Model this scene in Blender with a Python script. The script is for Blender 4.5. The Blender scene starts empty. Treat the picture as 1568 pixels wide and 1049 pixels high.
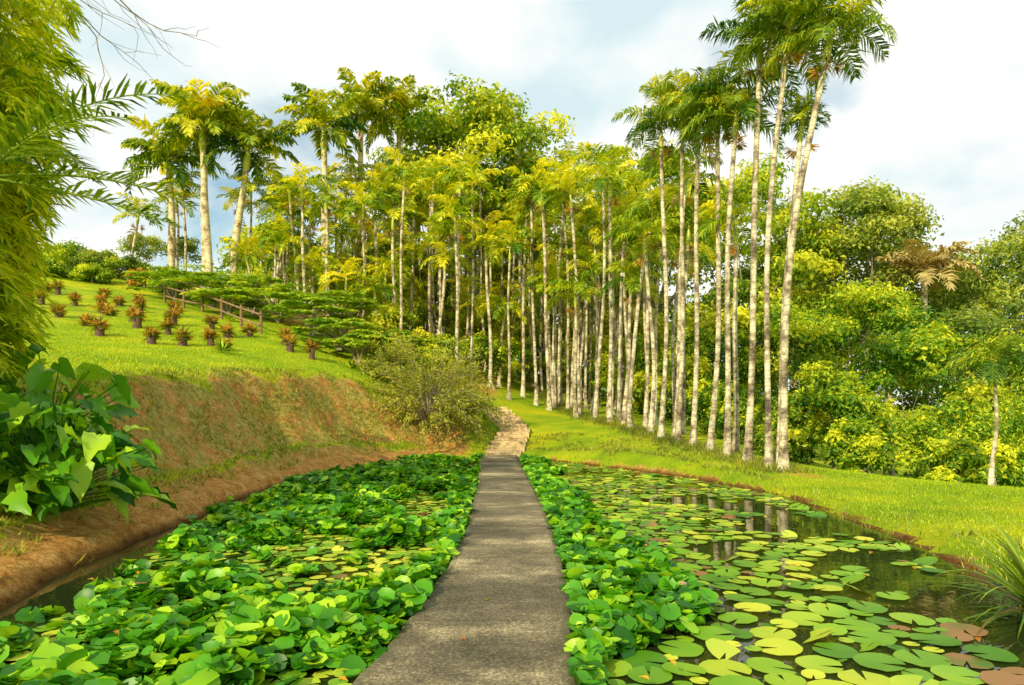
import bpy, math, numpy as np
from mathutils import Vector
rng=np.random.default_rng(7)
S=bpy.context.scene
COL=S.collection
# ---------------------------------------------------------------- helpers
def nrm(a):
    return a/np.maximum(np.linalg.norm(a,axis=-1,keepdims=True),1e-9)
_tab=np.random.default_rng(3).random((256,256))
def n2(x,y,s=1.0,o=0):
    x=np.asarray(x,float)/s+o*17.3; y=np.asarray(y,float)/s+o*9.7
    xi=np.floor(x).astype(int); yi=np.floor(y).astype(int); fx=x-xi; fy=y-yi
    fx=fx*fx*(3-2*fx); fy=fy*fy*(3-2*fy)
    g=lambda a,b:_tab[a%256,b%256]
    return (g(xi,yi)*(1-fx)+g(xi+1,yi)*fx)*(1-fy)+(g(xi,yi+1)*(1-fx)+g(xi+1,yi+1)*fx)*fy
class MB:
    def __init__(s): s.V=[];s.F=[];s.M=[];s.A=[];s.S=[];s.n=0
    def add(s,v,f,mat=0,val=0.5,smooth=False):
        v=np.asarray(v,float).reshape(-1,3); f=np.asarray(f,int)
        s.V.append(v); s.F.append(f+s.n); s.n+=len(v); m=len(f)
        s.M.append(np.full(m,mat)); s.A.append(np.broadcast_to(np.asarray(val,float),(m,)).copy()); s.S.append(np.full(m,smooth))
    def build(s,name,mats,loc=(0,0,0),parent=None,rot=None):
        V=np.concatenate(s.V); me=bpy.data.meshes.new(name)
        me.vertices.add(len(V)); me.vertices.foreach_set('co',V.astype(np.float32).ravel())
        lv=np.concatenate([f.ravel() for f in s.F]); sz=np.concatenate([np.full(len(f),f.shape[1]) for f in s.F])
        me.loops.add(len(lv)); me.loops.foreach_set('vertex_index',lv.astype(np.int32))
        st=np.concatenate([[0],np.cumsum(sz)[:-1]])
        me.polygons.add(len(sz)); me.polygons.foreach_set('loop_start',st.astype(np.int32))
        me.polygons.foreach_set('material_index',np.concatenate(s.M).astype(np.int32))
        me.polygons.foreach_set('use_smooth',np.concatenate(s.S))
        a=me.attributes.new('v','FLOAT','FACE'); a.data.foreach_set('value',np.concatenate(s.A).astype(np.float32))
        for m in mats: me.materials.append(m)
        me.update(calc_edges=True); me.validate()
        ob=bpy.data.objects.new(name,me); ob.location=loc; COL.objects.link(ob)
        if parent: ob.parent=parent
        return ob
def tube(mb,P,R,n=8,mat=0,val=.5,smooth=True):
    P=np.asarray(P,float); R=np.broadcast_to(np.asarray(R,float),(len(P),))
    T=nrm(np.gradient(P,axis=0)); ref=np.array([1.,0,0]) if abs(T[0][0])<.8 else np.array([0,1.,0])
    U=nrm(np.cross(T,ref)); W=np.cross(T,U); a=np.arange(n)*2*np.pi/n
    V=P[:,None]+R[:,None,None]*(U[:,None]*np.cos(a)[None,:,None]+W[:,None]*np.sin(a)[None,:,None])
    i=np.arange(len(P)-1)[:,None]*n; j=np.arange(n)[None]; k=(j+1)%n
    F=np.stack([i+j,i+k,i+n+k,i+n+j],-1).reshape(-1,4)
    mb.add(V,F,mat,val,smooth)
def leaves(mb,p,d,nm,L,W,mat=0,val=.5,fold=.25):
    N=len(p); d=nrm(d); s=nrm(np.cross(d,nm)); u=np.cross(s,d)
    L=np.broadcast_to(L,(N,))[:,None]; W=np.broadcast_to(W,(N,))[:,None]
    mid=p+d*L*.45
    V=np.stack([p,mid+s*W*.5+u*W*fold,p+d*L-u*L*.08,mid-s*W*.5+u*W*fold],1)
    F=np.arange(N*4).reshape(N,4); mb.add(V,F,mat,val)
def box(mb,x0,x1,y0,y1,z0,z1,mat=0,val=.5):
    V=[(x0,y0,z0),(x1,y0,z0),(x1,y1,z0),(x0,y1,z0),(x0,y0,z1),(x1,y0,z1),(x1,y1,z1),(x0,y1,z1)]
    mb.add(V,[(0,3,2,1),(4,5,6,7),(0,1,5,4),(1,2,6,5),(2,3,7,6),(3,0,4,7)],mat,val)
# ---------------------------------------------------------------- materials
def newmat(name):
    m=bpy.data.materials.new(name); m.use_nodes=True; nt=m.node_tree; nt.nodes.clear()
    return m,nt,nt.nodes.new('ShaderNodeOutputMaterial')
def ramp(nt,stops,inp=None):
    r=nt.nodes.new('ShaderNodeValToRGB'); e=r.color_ramp.elements
    e[0].position=stops[0][0]; e[0].color=(*stops[0][1],1); e[1].position=stops[-1][0]; e[1].color=(*stops[-1][1],1)
    for p,c in stops[1:-1]:
        k=e.new(p); k.color=(*c,1)
    if inp is not None: nt.links.new(inp,r.inputs[0])
    return r
def noise(nt,scale,detail=4,vec=None,rough=.55):
    n=nt.nodes.new('ShaderNodeTexNoise'); n.inputs['Scale'].default_value=scale; n.inputs['Detail'].default_value=detail; n.inputs['Roughness'].default_value=rough
    if vec is not None: nt.links.new(vec,n.inputs['Vector'])
    return n
def math_(nt,op,a,b):
    m=nt.nodes.new('ShaderNodeMath'); m.operation=op
    for i,x in enumerate((a,b)):
        if isinstance(x,(int,float)): m.inputs[i].default_value=x
        else: nt.links.new(x,m.inputs[i])
    return m.outputs[0]
def mixc(nt,f,a,b,bt='MIX'):
    m=nt.nodes.new('ShaderNodeMix'); m.data_type='RGBA'; m.blend_type=bt
    if isinstance(f,(int,float)): m.inputs[0].default_value=f
    else: nt.links.new(f,m.inputs[0])
    for i,x in ((6,a),(7,b)):
        if isinstance(x,tuple): m.inputs[i].default_value=(*x,1)
        else: nt.links.new(x,m.inputs[i])
    return m.outputs[2]
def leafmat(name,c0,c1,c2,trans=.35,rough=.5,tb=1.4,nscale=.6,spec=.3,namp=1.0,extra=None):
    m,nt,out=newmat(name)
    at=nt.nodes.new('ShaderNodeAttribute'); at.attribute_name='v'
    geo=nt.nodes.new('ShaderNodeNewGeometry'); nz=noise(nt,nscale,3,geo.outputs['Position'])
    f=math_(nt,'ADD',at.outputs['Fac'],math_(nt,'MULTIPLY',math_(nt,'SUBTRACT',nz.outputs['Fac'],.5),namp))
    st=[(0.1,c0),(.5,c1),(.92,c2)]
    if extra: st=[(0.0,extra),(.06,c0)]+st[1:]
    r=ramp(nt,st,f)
    p=nt.nodes.new('ShaderNodeBsdfPrincipled'); p.inputs['Roughness'].default_value=rough; p.inputs['Specular IOR Level'].default_value=spec
    nt.links.new(r.outputs[0],p.inputs['Base Color'])
    t=nt.nodes.new('ShaderNodeBsdfTranslucent'); tc=mixc(nt,1.0,r.outputs[0],(tb*1.15,tb,.5),'MULTIPLY'); nt.links.new(tc,t.inputs[0])
    mx=nt.nodes.new('ShaderNodeMixShader'); mx.inputs[0].default_value=trans
    nt.links.new(p.outputs[0],mx.inputs[1]); nt.links.new(t.outputs[0],mx.inputs[2]); nt.links.new(mx.outputs[0],out.inputs[0])
    return m
def surfmat(name,stops,scale=4,rough=.8,bump=.3,bscale=30,stretch=(1,1,1),coord='Object',detail=6):
    m,nt,out=newmat(name); tc=nt.nodes.new('ShaderNodeTexCoord'); mp=nt.nodes.new('ShaderNodeMapping'); mp.inputs['Scale'].default_value=stretch
    nt.links.new(tc.outputs[coord],mp.inputs[0]); n=noise(nt,scale,detail,mp.outputs[0],.65)
    r=ramp(nt,stops,n.outputs['Fac']); p=nt.nodes.new('ShaderNodeBsdfPrincipled'); p.inputs['Roughness'].default_value=rough
    nt.links.new(r.outputs[0],p.inputs['Base Color']); b=nt.nodes.new('ShaderNodeBump'); b.inputs['Strength'].default_value=bump; b.inputs['Distance'].default_value=.03
    nb=noise(nt,bscale,4,mp.outputs[0]); nt.links.new(nb.outputs['Fac'],b.inputs['Height']); nt.links.new(b.outputs[0],p.inputs['Normal'])
    nt.links.new(p.outputs[0],out.inputs[0]); return m
M_areca=leafmat('areca_leaf',(.04,.15,.006),(.29,.42,.012),(.82,.77,.03),.4)
M_arecaF=leafmat('areca_leaf_front',(.03,.11,.014),(.18,.31,.018),(.70,.70,.04),.38)
M_royal=leafmat('royal_leaf',(.04,.13,.012),(.26,.37,.015),(.80,.74,.04),.38)
M_tree=leafmat('broad_leaf',(.04,.12,.008),(.22,.36,.016),(.72,.73,.04),.38,nscale=.35,namp=.8)
M_treeD=leafmat('broad_leaf_dark',(.035,.09,.014),(.16,.26,.03),(.54,.58,.08),.35,nscale=.35,namp=.8)
M_shrub=leafmat('shrub_leaf',(.025,.11,.008),(.15,.32,.014),(.70,.74,.03),.38,nscale=.5,namp=.9)
M_fern=leafmat('fern_leaf',(.05,.18,.008),(.26,.45,.014),(.68,.74,.04),.38)
M_bamboo=leafmat('bamboo_leaf',(.10,.26,.004),(.50,.62,.010),(.88,.88,.05),.38,tb=1.25)
M_dark=leafmat('feather_leaf',(.05,.13,.008),(.20,.34,.02),(.55,.62,.05),.35)
M_big=leafmat('big_leaf',(.02,.12,.008),(.13,.38,.012),(.46,.70,.03),.35,rough=.38)
M_wisp=leafmat('wispy_leaf',(.07,.11,.010),(.28,.34,.03),(.72,.68,.08),.38)
M_red=leafmat('bromeliad_leaf',(.14,.10,.02),(.48,.24,.04),(.72,.50,.08),.3,nscale=2)
M_raised=leafmat('pond_leaf',(.02,.12,.006),(.10,.37,.010),(.45,.70,.02),.3,rough=.38,nscale=1.2)
M_pad=leafmat('lily_pad_leaf',(.05,.18,.008),(.21,.42,.016),(.64,.67,.05),.12,rough=.42,nscale=.7,extra=(.30,.16,.05))
M_grass=leafmat('grass_blade',(.14,.27,.005),(.32,.50,.008),(.64,.68,.02),.3,nscale=.6)
M_weed=leafmat('bank_weed',(.09,.14,.02),(.29,.34,.03),(.60,.56,.07),.3,nscale=.8)
M_brown=leafmat('dry_leaf',(.16,.11,.03),(.40,.32,.11),(.66,.56,.24),.25)
M_orange=leafmat('fallen_leaf',(.4,.14,.01),(.6,.34,.02),(.7,.55,.05),.2)
M_pink=leafmat('flower_petal',(.7,.35,.38),(.8,.55,.55),(.85,.7,.7),.3)
M_bark=surfmat('bark',[(.3,(.14,.11,.07)),(.5,(.32,.26,.18)),(.7,(.5,.44,.32))],5,stretch=(1,1,.35))
M_stump=surfmat('fern_stump',[(.3,(.05,.028,.018)),(.7,(.17,.09,.05))],20)
M_shaft=surfmat('crownshaft',[(.3,(.20,.30,.02)),(.7,(.6,.55,.06))],3,rough=.4,bump=.05)
M_wood=surfmat('fence_wood',[(.3,(.12,.07,.03)),(.7,(.34,.21,.10))],6,stretch=(1,1,3))
def trunkmat(name,dark,mid,light,ring,zs=5.0):
    m,nt,out=newmat(name); tc=nt.nodes.new('ShaderNodeTexCoord'); geo=nt.nodes.new('ShaderNodeNewGeometry')
    n=noise(nt,2.2,7,geo.outputs['Position'],.75)
    r=ramp(nt,[(.38,dark),(.47,mid),(.58,light)],n.outputs['Fac'])
    sx=nt.nodes.new('ShaderNodeSeparateXYZ'); nt.links.new(tc.outputs['Object'],sx.inputs[0])
    n3=noise(nt,1.5,2,tc.outputs['Object'])
    z=math_(nt,'ADD',math_(nt,'MULTIPLY',sx.outputs[2],zs),math_(nt,'MULTIPLY',n3.outputs['Fac'],1.2))
    fr=math_(nt,'FRACT',z,0); rg=ramp(nt,[(0.0,(.35,.33,.3)),(.16,(1,1,1)),(1,(1,1,1))],fr)
    c=mixc(nt,ring,r.outputs[0],rg.outputs[0],'MULTIPLY')
    p=nt.nodes.new('ShaderNodeBsdfPrincipled'); p.inputs['Roughness'].default_value=.85; nt.links.new(c,p.inputs['Base Color'])
    b=nt.nodes.new('ShaderNodeBump'); b.inputs['Strength'].default_value=.5; b.inputs['Distance'].default_value=.02; nt.links.new(fr,b.inputs['Height']); nt.links.new(b.outputs[0],p.inputs['Normal'])
    nt.links.new(p.outputs[0],out.inputs[0]); return m
M_trunk=trunkmat('areca_trunk',(.10,.075,.045),(.32,.26,.16),(.72,.65,.46),.85)
M_rtrunk=trunkmat('royal_trunk',(.22,.14,.06),(.54,.43,.25),(.78,.68,.44),.4,3)
# ---------------------------------------------------------------- pond + terrain height
shore=np.array([(-4.2,-3),(-4.6,3),(-4.65,6.1),(-5.0,9),(-5.3,13.7),(-5.05,18.6),(-3.9,22),(-2.4,23.6),(-1.0,24.3),(.4,24.2),(1.6,22.8),(2.9,20.6),(4.6,17.4),(5.5,14.2),(5.35,11),(5.2,8.75),(4.9,7.3),(4.45,5.9),(4.3,2),(4.2,-3)])
def sdist(x,y):
    x=np.asarray(x,float); y=np.asarray(y,float); best=np.full(x.shape,1e9); ins=np.zeros(x.shape,bool)
    n=len(shore)
    for i in range(n):
        ax,ay=shore[i]; bx,by=shore[(i+1)%n]; dx,dy=bx-ax,by-ay
        t=np.clip(((x-ax)*dx+(y-ay)*dy)/(dx*dx+dy*dy),0,1)
        best=np.minimum(best,np.hypot(x-ax-t*dx,y-ay-t*dy))
        if abs(dy)>1e-9:
            c=((ay>y)!=(by>y))&(x<(bx-ax)*(y-ay)/dy+ax); ins^=c
    return np.where(ins,-best,best)
CP=np.array([(-7,8,1.3),(-7,12,1.9),(-7,16,2.25),(-7,19,2.5),(-5.5,24,2.55),(-4,26,2.0),(-10,8,2),(-10,14,2.6),(-10.3,28,4.7),(-18.4,36,7.3),(-24,35,7.9),(-22,45,10),(-32,45,11),(-15,20,3.6),(-25,20,5),(-40,30,8),(-12,45,8.3),(-4,30,2.9),(-5,36,4.5),(-5,45,5.8),
(-.6,24.3,.12),(.2,28,.8),(-1,32,1.75),(2,25,.4),(1.8,28,.9),(5.3,24.2,.66),(4.7,27,.92),(3.8,31,1.2),(2.85,35,1.6),(1.5,41,2.6),(6.9,17.4,.12),(6.3,20,.3),(5.84,22,.48),(5,14,.1),(5.5,10,.12),(7,8,.12),(9,12,.12),(11,14,.05),(9,18,.05),(8,23,.2),(13,18,-.8),(16,22,-2),(20,30,-3),(15,10,-.3),(10,28,.1),(10,35,.8),(7,42,2),
(0,80,6),(-40,80,13),(40,80,-2),(20,50,-2),(40,40,-4),(-15,60,11),(10,60,2),(-6,-5,1),(-12,0,1.5),(6,0,.1),(12,0,0),(0,-15,.2),(-30,-20,2),(30,-20,-1),(40,5,-3)],float)
def ph(r2): return np.sqrt(r2+4.)
_A=ph(((CP[:,None,:2]-CP[None,:,:2])**2).sum(-1)); n_=len(CP)
_B=np.zeros((n_+1,n_+1)); _B[:n_,:n_]=_A+np.eye(n_)*-.05; _B[:n_,n_]=1; _B[n_,:n_]=1
_w=np.linalg.solve(_B,np.append(CP[:,2],0))
def ss(a,b,x):
    t=np.clip((x-a)/(b-a),0,1); return t*t*(3-2*t)
def HB(x,y):
    x=np.asarray(x,float); y=np.asarray(y,float); z=np.full(x.shape,_w[-1])
    for i in range(n_): z=z+_w[i]*ph((x-CP[i,0])**2+(y-CP[i,1])**2)
    far=ss(75,130,np.hypot(x,y-20)); return z*(1-far)+2.0*far
def H(x,y):
    x=np.asarray(x,float); y=np.asarray(y,float)
    zg=HB(x,y); nn=(n2(x,y,1.8,1)-.5)*.34+(n2(x,y,.35,2)-.5)*.12
    left=1-ss(-3.2,-1.0,x); d=sdist(x,y)+nn*(.25+.65*left)*np.clip(y-1,0,1)
    w=.7+2.1*left; t=np.clip(d/w,0,1)
    prof=np.interp(t,[0,.10,.27,.33,.42,.55,.9,1],[0,.07,.11,.24,.27,.42,.96,1.])
    prof=left*prof+(1-left)*ss(0,1,t)
    zo=-.17+np.clip(d,0,.25)*(.45+.3*left)+zg*prof + left*((n2(x,y,.9,5)-.5)*.24+(n2(x,y,.3,7)-.5)*.09)*np.sin(np.pi*t)+ (n2(x,y,3,6)-.5)*.25*ss(2,6,d)*left
    zi=-.17+np.maximum(d*.9,-.7)
    z=np.where(d>0,zo,zi)
    xc=np.interp(y,[24,28,32.5],[-.37,.15,-1.0]); ins=(np.abs(x-xc)<.75)&(y>23.6)&(y<32.3)
    zs=np.clip((y-24.4)/8*1.75,-.3,1.75)-.12
    return np.where(ins,np.minimum(z,zs),z)
def lines(a,b,step,far,k=1.16):
    c=list(np.arange(a,b,step)); s=step; p=c[-1]
    while p<far: s*=k; p+=s; c.append(p)
    s=step; p=c[0]; lo=[]
    while p>-far: s*=k; p-=s; lo.append(p)
    return np.array(lo[::-1]+c)
gx=lines(-13,13,.11,600); gy=lines(3,34,.12,600)
X,Y=np.meshgrid(gx,gy); Z=H(X,Y)
mb=MB(); nx=len(gx); ny=len(gy)
i=np.arange(ny-1)[:,None]*nx+np.arange(nx-1)[None]
F=np.stack([i,i+1,i+nx+1,i+nx],-1).reshape(-1,4)
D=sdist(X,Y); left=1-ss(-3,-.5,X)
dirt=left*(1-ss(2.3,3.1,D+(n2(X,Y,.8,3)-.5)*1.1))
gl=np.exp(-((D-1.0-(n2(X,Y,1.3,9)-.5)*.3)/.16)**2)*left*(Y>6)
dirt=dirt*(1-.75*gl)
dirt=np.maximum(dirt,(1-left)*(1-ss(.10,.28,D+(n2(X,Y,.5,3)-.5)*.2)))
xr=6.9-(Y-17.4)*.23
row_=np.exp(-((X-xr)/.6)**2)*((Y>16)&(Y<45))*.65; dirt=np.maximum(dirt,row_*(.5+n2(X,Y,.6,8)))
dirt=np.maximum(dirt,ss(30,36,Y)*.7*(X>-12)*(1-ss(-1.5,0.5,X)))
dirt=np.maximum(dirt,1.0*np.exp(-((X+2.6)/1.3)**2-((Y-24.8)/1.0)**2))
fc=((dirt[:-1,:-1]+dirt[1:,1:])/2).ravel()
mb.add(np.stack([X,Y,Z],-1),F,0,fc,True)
m,nt,out=newmat('ground_mat'); at=nt.nodes.new('ShaderNodeAttribute'); at.attribute_name='v'
geo=nt.nodes.new('ShaderNodeNewGeometry'); pos=geo.outputs['Position']
na=noise(nt,.5,5,pos); nb=noise(nt,5,6,pos,.7); nc=noise(nt,28,5,pos,.7); nd=noise(nt,9,6,pos,.75)
g1=ramp(nt,[(.3,(.19,.34,.008)),(.5,(.36,.50,.010)),(.7,(.64,.62,.014))],na.outputs['Fac'])
g2=ramp(nt,[(.3,(.5,.56,.5)),(.65,(1.18,1.12,1.1))],nc.outputs['Fac']); gr=mixc(nt,.85,g1.outputs[0],g2.outputs[0],'MULTIPLY')
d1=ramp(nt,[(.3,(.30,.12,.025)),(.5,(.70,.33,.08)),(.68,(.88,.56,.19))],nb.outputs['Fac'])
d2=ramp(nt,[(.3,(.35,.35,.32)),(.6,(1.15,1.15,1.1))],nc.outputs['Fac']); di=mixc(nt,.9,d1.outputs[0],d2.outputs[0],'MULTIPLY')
weedn=noise(nt,1.3,8,pos,.85); wf=ramp(nt,[(.44,(0,0,0)),(.52,(.9,.9,.9))],weedn.outputs['Fac'])
wc=ramp(nt,[(.35,(.11,.14,.02)),(.5,(.38,.36,.06)),(.65,(.66,.55,.16))],nd.outputs['Fac'])
sz=nt.nodes.new('ShaderNodeSeparateXYZ'); nt.links.new(pos,sz.inputs[0])
hi=ramp(nt,[(.1,(.15,.15,.15)),(.5,(1,1,1))],sz.outputs[2])
di2=mixc(nt,math_(nt,'MULTIPLY',wf.outputs[0],hi.outputs[0]),di,wc.outputs[0])
wet=ramp(nt,[(.0,(.22,.2,.17)),(.35,(.35,.32,.28)),(.8,(1,1,1))],math_(nt,'MULTIPLY',math_(nt,'ADD',sz.outputs[2],.14),6.0)); di2=mixc(nt,1.0,di2,wet.outputs[0],'MULTIPLY')
fac=math_(nt,'ADD',at.outputs['Fac'],math_(nt,'MULTIPLY',math_(nt,'SUBTRACT',nb.outputs['Fac'],.5),.9))
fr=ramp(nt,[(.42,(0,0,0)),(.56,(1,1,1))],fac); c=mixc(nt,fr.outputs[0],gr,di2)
p=nt.nodes.new('ShaderNodeBsdfPrincipled'); p.inputs['Roughness'].default_value=.95; p.inputs['Specular IOR Level'].default_value=.15; nt.links.new(c,p.inputs['Base Color'])
b=nt.nodes.new('ShaderNodeBump'); b.inputs['Strength'].default_value=1; b.inputs['Distance'].default_value=.12; nt.links.new(nd.outputs['Fac'],b.inputs['Height']); nt.links.new(b.outputs[0],p.inputs['Normal']); nt.links.new(p.outputs[0],out.inputs[0])
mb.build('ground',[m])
# ---------------------------------------------------------------- water
m,nt,out=newmat('water_mat'); geo=nt.nodes.new('ShaderNodeNewGeometry')
p=nt.nodes.new('ShaderNodeBsdfPrincipled'); p.inputs['Base Color'].default_value=(.02,.028,.008,1); p.inputs['Roughness'].default_value=.02; p.inputs['IOR'].default_value=1.33; p.inputs['Specular IOR Level'].default_value=1.0
nn=noise(nt,3,3,geo.outputs['Position']); b=nt.nodes.new('ShaderNodeBump'); b.inputs['Strength'].default_value=.05; b.inputs['Distance'].default_value=.04
nt.links.new(nn.outputs['Fac'],b.inputs['Height']); nt.links.new(b.outputs[0],p.inputs['Normal']); nt.links.new(p.outputs[0],out.inputs[0])
mb=MB(); mb.add([(-6.3,-3,-.12),(6.3,-3,-.12),(6.3,25,-.12),(-6.3,25,-.12)],[(0,1,2,3)]); mb.build('pond_water',[m])
# ---------------------------------------------------------------- path
ye=[-3,4.2,5.8,7.9,10,12.2,16,21.9,24.5]
def pl(y): return np.interp(y,ye,[-1.4,-.99,-.79,-.68,-.66,-.70,-.8,-1.02,-1.05])
def pr(y): return np.interp(y,ye,[-.1,.40,.50,.57,.58,.54,.42,.23,.2])
m,nt,out=newmat('concrete_mat'); geo=nt.nodes.new('ShaderNodeNewGeometry'); pos=geo.outputs['Position']
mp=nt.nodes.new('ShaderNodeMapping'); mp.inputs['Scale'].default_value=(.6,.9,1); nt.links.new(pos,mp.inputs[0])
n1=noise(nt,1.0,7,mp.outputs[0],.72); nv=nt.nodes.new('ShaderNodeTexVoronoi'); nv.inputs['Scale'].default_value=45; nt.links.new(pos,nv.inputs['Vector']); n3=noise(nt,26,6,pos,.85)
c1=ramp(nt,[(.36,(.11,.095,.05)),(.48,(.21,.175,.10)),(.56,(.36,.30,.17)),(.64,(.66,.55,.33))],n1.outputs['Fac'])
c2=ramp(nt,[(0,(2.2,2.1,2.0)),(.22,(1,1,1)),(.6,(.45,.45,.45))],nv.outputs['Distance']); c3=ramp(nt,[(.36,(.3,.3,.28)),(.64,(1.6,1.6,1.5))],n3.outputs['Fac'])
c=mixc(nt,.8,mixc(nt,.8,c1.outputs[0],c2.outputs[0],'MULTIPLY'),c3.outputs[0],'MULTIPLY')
at=nt.nodes.new('ShaderNodeAttribute'); at.attribute_name='v'; c=mixc(nt,at.outputs['Fac'],c,(.08,.09,.025))
p=nt.nodes.new('ShaderNodeBsdfPrincipled'); p.inputs['Roughness'].default_value=.85; nt.links.new(c,p.inputs['Base Color'])
b=nt.nodes.new('ShaderNodeBump'); b.inputs['Strength'].default_value=1; b.inputs['Distance'].default_value=.015; nt.links.new(n3.outputs['Fac'],b.inputs['Height']); nt.links.new(b.outputs[0],p.inputs['Normal']); nt.links.new(p.outputs[0],out.inputs[0])
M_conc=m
mb=MB(); y=-3.
while y<24.3:
    L=rng.uniform(1.9,2.4); y1=min(y+L,24.4); zz=rng.uniform(-.003,.003)
    yy=np.linspace(y,y1-.012,20); us=np.array([0,.012,.06,.15,.3,.5,.7,.85,.94,.988,1.])
    l=pl(yy)+(n2(yy,yy*0,.2,4)-.5)*.05; r=pr(yy)+(n2(yy,yy*0+3,.2,5)-.5)*.05
    GX=l[:,None]+(r-l)[:,None]*us[None]; GY=np.broadcast_to(yy[:,None],GX.shape)
    GZ=np.zeros(GX.shape)+zz; GZ[:,0]-=.02; GZ[:,-1]-=.02
    V=np.stack([GX,GY,GZ],-1); k=len(us); ii=np.arange(19)[:,None]*k+np.arange(k-1)[None]
    uf=np.broadcast_to((us[:-1]+us[1:])/2,(19,k-1)).ravel()
    mb.add(V,np.stack([ii,ii+1,ii+k+1,ii+k],-1).reshape(-1,4),0,np.clip(1-np.minimum(uf,1-uf)/.06,0,.75),True)
    for e,s in ((l,1),(r,-1)):
        V=np.concatenate([np.stack([e,yy,np.full(20,zz-.02)],-1),np.stack([e,yy,np.full(20,-.35)],-1)])
        ii=np.arange(19); mb.add(V,np.stack([ii,ii+20,ii+21,ii+1],-1),0,.8)
    for yv in (yy[0],yy[-1]):
        mb.add([(pl(yv),yv,zz-.021),(pr(yv),yv,zz-.021),(pr(yv),yv,-.1),(pl(yv),yv,-.1)],[(0,1,2,3)],0,.5)
    y=y1
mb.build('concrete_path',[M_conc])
mb=MB(); N=12
for k in range(N):
    y0=24.45+k*.66; xc=np.interp(y0,[24,28,32.5],[-.37,.15,-1.0]); z=.04+k*.145; w=.64+rng.uniform(-.06,.06)
    box(mb,xc-w,xc+w,y0,y0+.70,z-.3,z+.10,0,0)
    mb.add([(xc-w,y0-.015,z+.10),(xc+w,y0-.015,z+.10),(xc+w,y0-.015,z+.03),(xc-w,y0-.015,z+.03)],[(0,1,2,3)],0,.35)
M_step=surfmat('step_stone',[(.3,(.25,.17,.08)),(.6,(.72,.55,.28))],6); mb.build('stone_steps',[M_step])
# ---------------------------------------------------------------- pond leaves
def pads(mb,P,R,az,tilt,cup,k,mat,val,notch=.25,wav=.0):
    N=len(P); a0=rng.uniform(0,2*np.pi,N); th=a0[:,None]+notch/2+np.linspace(0,2*np.pi-notch,k)[None]
    rr=R[:,None]*(1+wav*(rng.random((N,k))-.5))
    lx=rr*np.cos(th); ly=rr*np.sin(th); lz=cup[:,None]*rr+wav*.5*(rng.random((N,k))-.5)*R[:,None]
    z0=np.zeros((N,1)); lx=np.concatenate([z0,lx],1); ly=np.concatenate([z0,ly],1); lz=np.concatenate([z0,lz],1)
    ca,sa=np.cos(az)[:,None],np.sin(az)[:,None]; u=lx*ca+ly*sa; v=-lx*sa+ly*ca
    ct,st=np.cos(tilt)[:,None],np.sin(tilt)[:,None]; u2=u*ct+lz*st; z2=-u*st+lz*ct
    x=u2*ca-v*sa; yv=u2*sa+v*ca
    V=np.stack([x,yv,z2],-1)+P[:,None]
    base=np.arange(N)[:,None]*(k+1); j=np.arange(1,k)[None]
    F=np.stack([np.broadcast_to(base,(N,k-1)),base+j,base+j+1],-1).reshape(-1,3)
    mb.add(V,F,mat,np.repeat(val,k-1),True)
def inpond(n,x0,x1,y0,y1):
    x=rng.uniform(x0,x1,n); y=rng.uniform(y0,y1,n); d=sdist(x,y); return x,y,d
def poisson(x,y,r,f=.85):
    keep=[]; cell={} ; cs=.5
    for i in range(len(x)):
        cx,cy=int(x[i]//cs),int(y[i]//cs); ok=True
        for a in (-1,0,1):
            for b_ in (-1,0,1):
                for j in cell.get((cx+a,cy+b_),()):
                    if (x[i]-x[j])**2+(y[i]-y[j])**2<(f*(r[i]+r[j]))**2: ok=False;break
                if not ok:break
            if not ok:break
        if ok: keep.append(i); cell.setdefault((cx,cy),[]).append(i)
    return np.array(keep)
mb=MB()
x,y,d=inpond(52000,-5.4,-.6,2.5,24.3)
edge=.20+.15*n2(x,y,.8,19)+.40*np.clip((10.5-y)/4,0,1)*np.clip((y-5.0)/1.5,0,1)
dens=n2(x,y,1.3,11)*.40+n2(x,y,.4,12)*.60
mid=np.exp(-((x+2.0-.06*(y-8))/1.4)**2)*ss(4.8,6.3,y)
thr=.36+.18*mid
k=(d<-edge)&(x<pl(y)+.0)&((dens>thr)|(rng.random(len(x))<.07*(1-mid)))
x2,y2=x[k],y[k]; n=len(x2); R=.032+.068*rng.random(n)**1.3
z=-.10+np.clip(dens[k]-thr[k]+.04,0,.3)*.75*rng.random(n)+.015
pads(mb,np.stack([x2,y2,z],-1),R,rng.uniform(0,6.28,n),rng.uniform(.05,1.0,n),rng.uniform(.05,.4,n),9,0,np.clip(rng.normal(.44,.25,n),0,1),wav=.18)
mb.build('pond_plants',[M_raised])
mb=MB(); x,y,d=inpond(27000,.3,3.2,2.5,23.5)
w=np.interp(y,[2,4.6,5.4,6.6,8.5,10,14,20,24],[.12,.2,.65,1.15,.95,.7,.7,.8,.6])*(.35+1.2*n2(x,y,.8,14))
k=(d<-.1)&(x>pr(y)+.0)&(x<pr(y)+w)&(n2(x,y,.5,12)>.26)
x2,y2=x[k],y[k]; n=len(x2); R=.035+.062*rng.random(n)
pads(mb,np.stack([x2,y2,-.095+.15*rng.random(n)],-1),R,rng.uniform(0,6.28,n),rng.uniform(.05,1.0,n),rng.uniform(.05,.4,n),9,0,np.clip(rng.normal(.42,.22,n),0,1),wav=.18)
mb.build('pond_plants',[M_raised])
mb=MB()
x,y,d=inpond(80000,-5.4,5.6,2.6,24.2)
R=np.where(x>0,rng.uniform(.055,.175,len(x))*np.interp(y,[3,6,10,24],[1.1,1.0,.8,.75]),rng.uniform(.045,.10,len(x)))
openw=(n2(x,y,1.4,21)*.5+n2(x,y,.45,22)*.5)
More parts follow.
